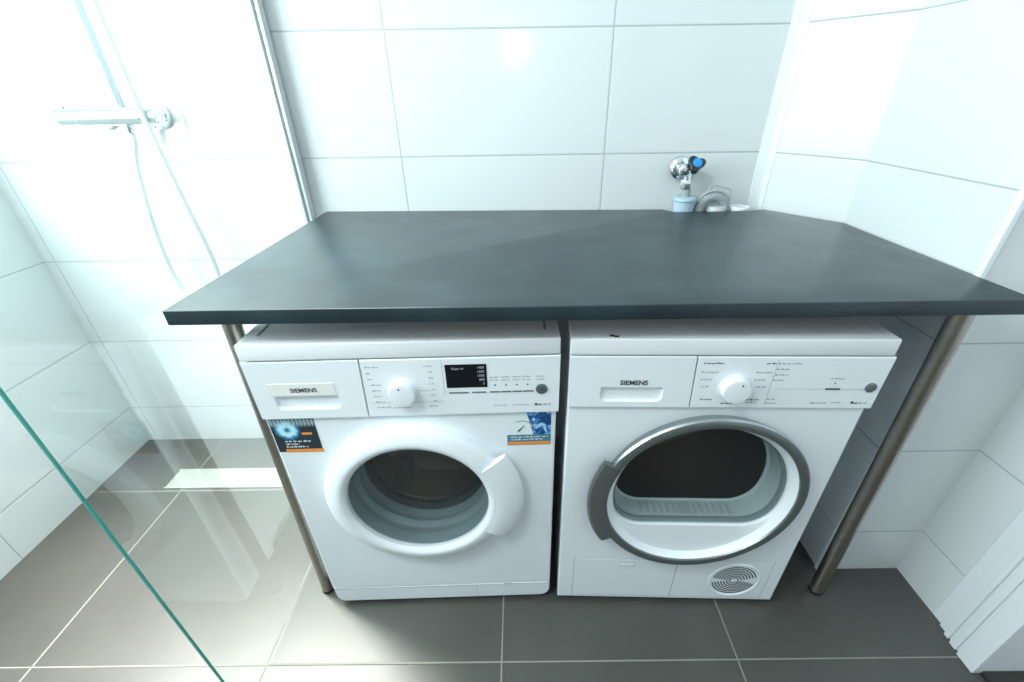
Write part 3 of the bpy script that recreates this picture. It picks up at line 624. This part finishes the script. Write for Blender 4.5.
    lathe(bm, [(0.0690, 0), (0.0690, 0.002), (0.0670, 0.0028), (0.0645, 0.002), (0.0630, 0.0004), (0, 0.0004)], vc, 72, 'Y'); link('vent_disc', bm, M['enamel'], vp, True)
    for i in range(7):
        r0 = 0.0100 + 0.0074 * i; off = 0.10 + 0.03 * i
        for a0, a1 in ((off, PI - off * 0.6), (PI + off * 0.6, 2 * PI - off)):
            bm = bmesh.new(); lathe(bm, [(r0, 0.0004), (r0, 0.0010), (r0 + 0.0034, 0.0010), (r0 + 0.0034, 0.0004)], vc, 40, 'Y', a0, a1)
            link('vent_slot', bm, M['slot'], vp)
    # door
    d = root('door', (c[0], 0, c[1])); d.parent = t
    win = dshape(0.002, -0.001, 0.1945, -0.105, 0.074)
    bm = bmesh.new(); lathe(bm, [(0.2210, -0.002), (0.2225, 0.010), (0.2300, 0.022), (0.2325, 0.028), (0.2300, 0.0325)], (0, 0, 0), 160, 'Y'); o = link('chrome_rim', bm, M['silver_light'], d, 50)
    bm = bmesh.new(); lathe(bm, [(0.2300, 0.0325), (0.2270, 0.0340), (0.2160, 0.0345), (0.2110, 0.0330), (0.2095, 0.029)], (0, 0, 0), 160, 'Y'); link('silver_ring', bm, M['silver'], d, 50)
    cc = (0.0, 0.0); A = angles(cc, win, n=160); bm = bmesh.new()
    rings(bm, [loop_at(circ(0, 0, 0.2095, 160), cc, A, -0.029), loop_at(circ(0, 0, 0.2060, 160), cc, A, -0.022), loop_at(circ(0, 0, 0.1990, 160), cc, A, -0.0135),
               loop_at(dshape(0.0015, -0.0007, 0.1960, -0.107, 0.075), cc, A, -0.010), loop_at(win, cc, A, -0.004), loop_at(win, cc, A, 0.0)])
    link('inner_ring', bm, M['plastic'], d, 30)
    bm = bmesh.new(); w2 = dshape(0.002, -0.001, 0.188, -0.098, 0.070); A = angles(cc, win, w2, n=96)
    rings(bm, [loop_at(win, cc, A, 0.0), loop_at(w2, cc, A, 0.004), loop_at(w2, cc, A, 0.012)]); link('window_seal', bm, pmat('window_seal_grey', (0.30, 0.36, 0.38), 0.4), d, 40)
    bm = bmesh.new(); rings(bm, [loop_at(win, cc, A, -0.0035)], cap0=True); bmesh.ops.solidify(bm, geom=bm.faces[:], thickness=0.002); link('door_window', bm, M['dryer_glass'], d)
    # well behind the window
    w3 = dshape(0.002, 0.003, 0.184, -0.097, 0.070); w4 = dshape(0.0, 0.005, 0.179, -0.093, 0.070)
    bm = bmesh.new(); rings(bm, [loop_at(w2, cc, A, 0.012), loop_at(w3, cc, A, 0.060), loop_at(w4, cc, A, 0.064)]); link('window_well', bm, pmat('well_plastic', (0.66, 0.72, 0.72), 0.4, bump=(60, 0.1, 0.001)), d, 40)
    bm = bmesh.new()
    for k in range(14):
        if k in (6, 7): continue
        x = -0.115 + k * 0.0165; box(bm, x, x + 0.011, 0.018, 0.054, -0.0985, -0.0965, 0.0008)
    box(bm, -0.018, 0.012, 0.016, 0.054, -0.0985, -0.0945, 0.001); link('lint_filter', bm, M['plastic_grey'], d)
    # handle on the left, a flat silver crescent
    bm = bmesh.new(); a0, a1 = math.radians(153), math.radians(213)
    lathe(bm, [(0.2105, 0.020), (0.2105, 0.0350), (0.224, 0.0370), (0.250, 0.0355), (0.2555, 0.0315), (0.2545, 0.024), (0.232, 0.020)], (0, 0, 0), 48, 'Y', a0, a1)
    for s in (a0, a1):
        es = [e for e in bm.edges if e.is_boundary and all(abs((math.atan2(v.co.z, v.co.x) % (2 * PI)) - s) < 2e-3 for v in e.verts)]
        bmesh.ops.contextual_create(bm, geom=es)
    link('door_handle', bm, M['silver'], d, 30)
    # dark drum behind the well
    bm = bmesh.new(); lathe(bm, [(0.195, -0.065), (0.255, -0.070), (0.255, -0.45), (0, -0.46)], (c[0], 0, c[1]), 72, 'Y'); link('drum', bm, M['steel_dark'], t, True)
    return t
washing_machine()
tumble_dryer()

# ---------------------------------------------------------------- tap, its coupling and the drain hose behind the worktop
tp = root('water_tap', (0.400, YB, 1.030)); tag(tp, 'chrome wall tap with dark knob and blue cap above the worktop', 'tap')
bm = bmesh.new(); lathe(bm, [(0.034, 0.0005), (0.034, 0.004), (0.030, 0.012), (0.020, 0.018), (0.014, 0.019), (0.014, 0.022)], (0, 0, 0), 48, 'Y'); link('flange', bm, M['chrome'], tp, True)
bm = bmesh.new(); lathe(bm, [(0.013, 0.018), (0.0135, 0.026), (0.017, 0.028), (0.019, 0.040), (0.017, 0.052), (0.010, 0.058), (0, 0.060)], (0, 0, 0), 32, 'Y')
tube(bm, [(0, -0.040, 0), (0.012, -0.043, 0.004), (0.022, -0.046, 0.007)], [0.013, 0.012, 0.011], 24); link('valve_body', bm, M['chrome'], tp, True)
k = root('tap_knob', (0.024, -0.060, 0.014)); k.parent = tp
k.rotation_euler = (math.radians(-35), 0, math.radians(2))
bm = bmesh.new(); lobes = []
for i in range(72):
    a = 2 * PI * i / 72; r = 0.0215 + 0.0055 * math.cos(3 * a - 0.6); lobes.append((r * math.cos(a), r * math.sin(a)))
rings(bm, [[(x * s, y, z * s) for x, z in lobes] for s, y in ((0.55, 0.008), (0.95, 0.004), (1, 0), (1, -0.010), (0.94, -0.014), (0.7, -0.0155))], cap0=True, cap1=True); link('grip', bm, M['knob_dark'], k, True)
bm = bmesh.new(); lathe(bm, [(0.0130, 0.0140), (0.0130, 0.0170), (0.0115, 0.0180), (0, 0.0184)], (0, 0, 0), 32, 'Y'); link('blue_cap', bm, M['blue_knob'], k, True)
bm = bmesh.new(); lathe(bm, [(0, -0.022), (0.0155, -0.023), (0.0165, -0.027), (0.0165, -0.044), (0.0150, -0.049), (0, -0.049)], (0.013, -0.040, -0.004), 6, 'Z')
lathe(bm, [(0.0100, 0.006), (0.0105, -0.026)], (0.013, -0.040, -0.004), 24, 'Z'); link('spout', bm, M['chrome'], tp, 25)
ah = root('supply_hose', (0.416, 0.688, 0.0)); tag(ah, 'pale blue hose coupling hanging from the tap behind the worktop', 'hose')
bm = bmesh.new(); lathe(bm, [(0, 0.977), (0.0135, 0.977), (0.0135, 0.957), (0.0150, 0.956)], (0, 0, 0), 32, 'Z'); link('neck', bm, M['hose_grey'], ah, True)
bm = bmesh.new(); lathe(bm, [(0.0, 0.957), (0.026, 0.957), (0.0330, 0.953), (0.0340, 0.947), (0.0300, 0.944), (0.0300, 0.905), (0.026, 0.900), (0, 0.900)], (0, 0, 0), 40, 'Z'); link('coupling', bm, M['hose_blue'], ah, True)
bm = bmesh.new(); tube(bm, bez([(0, 0, 0.905), (0, 0, 0.80), (0.01, 0.0, 0.68), (-0.02, 0.005, 0.60)]), 0.011, 16); link('hose', bm, M['hose_grey'], ah, True)
dh = root('drain_hose', (0.504, 0.688, 0.90)); tag(dh, 'grey ribbed drain hose arching over behind the worktop', 'hose')
RA = 0.042
pts = [(-RA, 0, -0.10)] + [(-RA * math.cos(a), 0.0, 0.012 + RA * math.sin(a)) for a in [PI * i / 30 for i in range(31)]] + [(RA, 0, -0.10)]
dense = []
for a, b_ in zip(pts, pts[1:]):
    n = max(1, int((Vector(b_) - Vector(a)).length / 0.0015))
    for i in range(n): dense.append(Vector(a).lerp(Vector(b_), i / n))
bm = bmesh.new(); tube(bm, dense, [0.0135 + 0.0007 * math.sin(i * 1.5) for i in range(len(dense))], 18); link('ribbed_hose', bm, M['hose_grey'], dh, True)
bm = bmesh.new(); tube(bm, [(-0.052 * math.cos(a), 0.0, 0.024 + 0.048 * math.sin(a)) for a in [0.35 + 2.4 * i / 24 for i in range(25)]], 0.0050, 8); link('hose_bracket', bm, M['bracket'], dh, True)
bm = bmesh.new(); tube(bm, bez([(-0.022, 0, 0.064), (-0.019, 0, 0.082), (-0.008, 0, 0.087), (0.034, 0, 0.078), (0.046, 0, 0.072), (0.048, 0, 0.050)], 6), 0.0022, 8); link('bracket_clip', bm, M['bracket'], dh, True)
bm = bmesh.new(); tube(bm, [(-0.002, 0, 0.064), (-0.001, 0, 0.086)], 0.0020, 8); link('bracket_clip', bm, M['bracket'], dh, True)
bm = bmesh.new(); lathe(bm, [(0, 0.030), (0.026, 0.028), (0.028, 0.022), (0.028, -0.02)], (0.012, -0.004, 0.0), 32, 'Z'); link('hose_end_cap', bm, M['plastic_grey'], dh, True)
wp = root('waste_pipe', (0.588, 0.692, 0.0)); tag(wp, 'white plastic waste pipe end beside the drain hose', 'pipe')
bm = bmesh.new(); lathe(bm, [(0.0, 0.60), (0.022, 0.60), (0.022, 0.885), (0.030, 0.887), (0.030, 0.924), (0.0275, 0.926), (0.0275, 0.90), (0, 0.90)], (0, 0, 0), 36, 'Z'); link('pipe', bm, M['plastic'], wp, True)
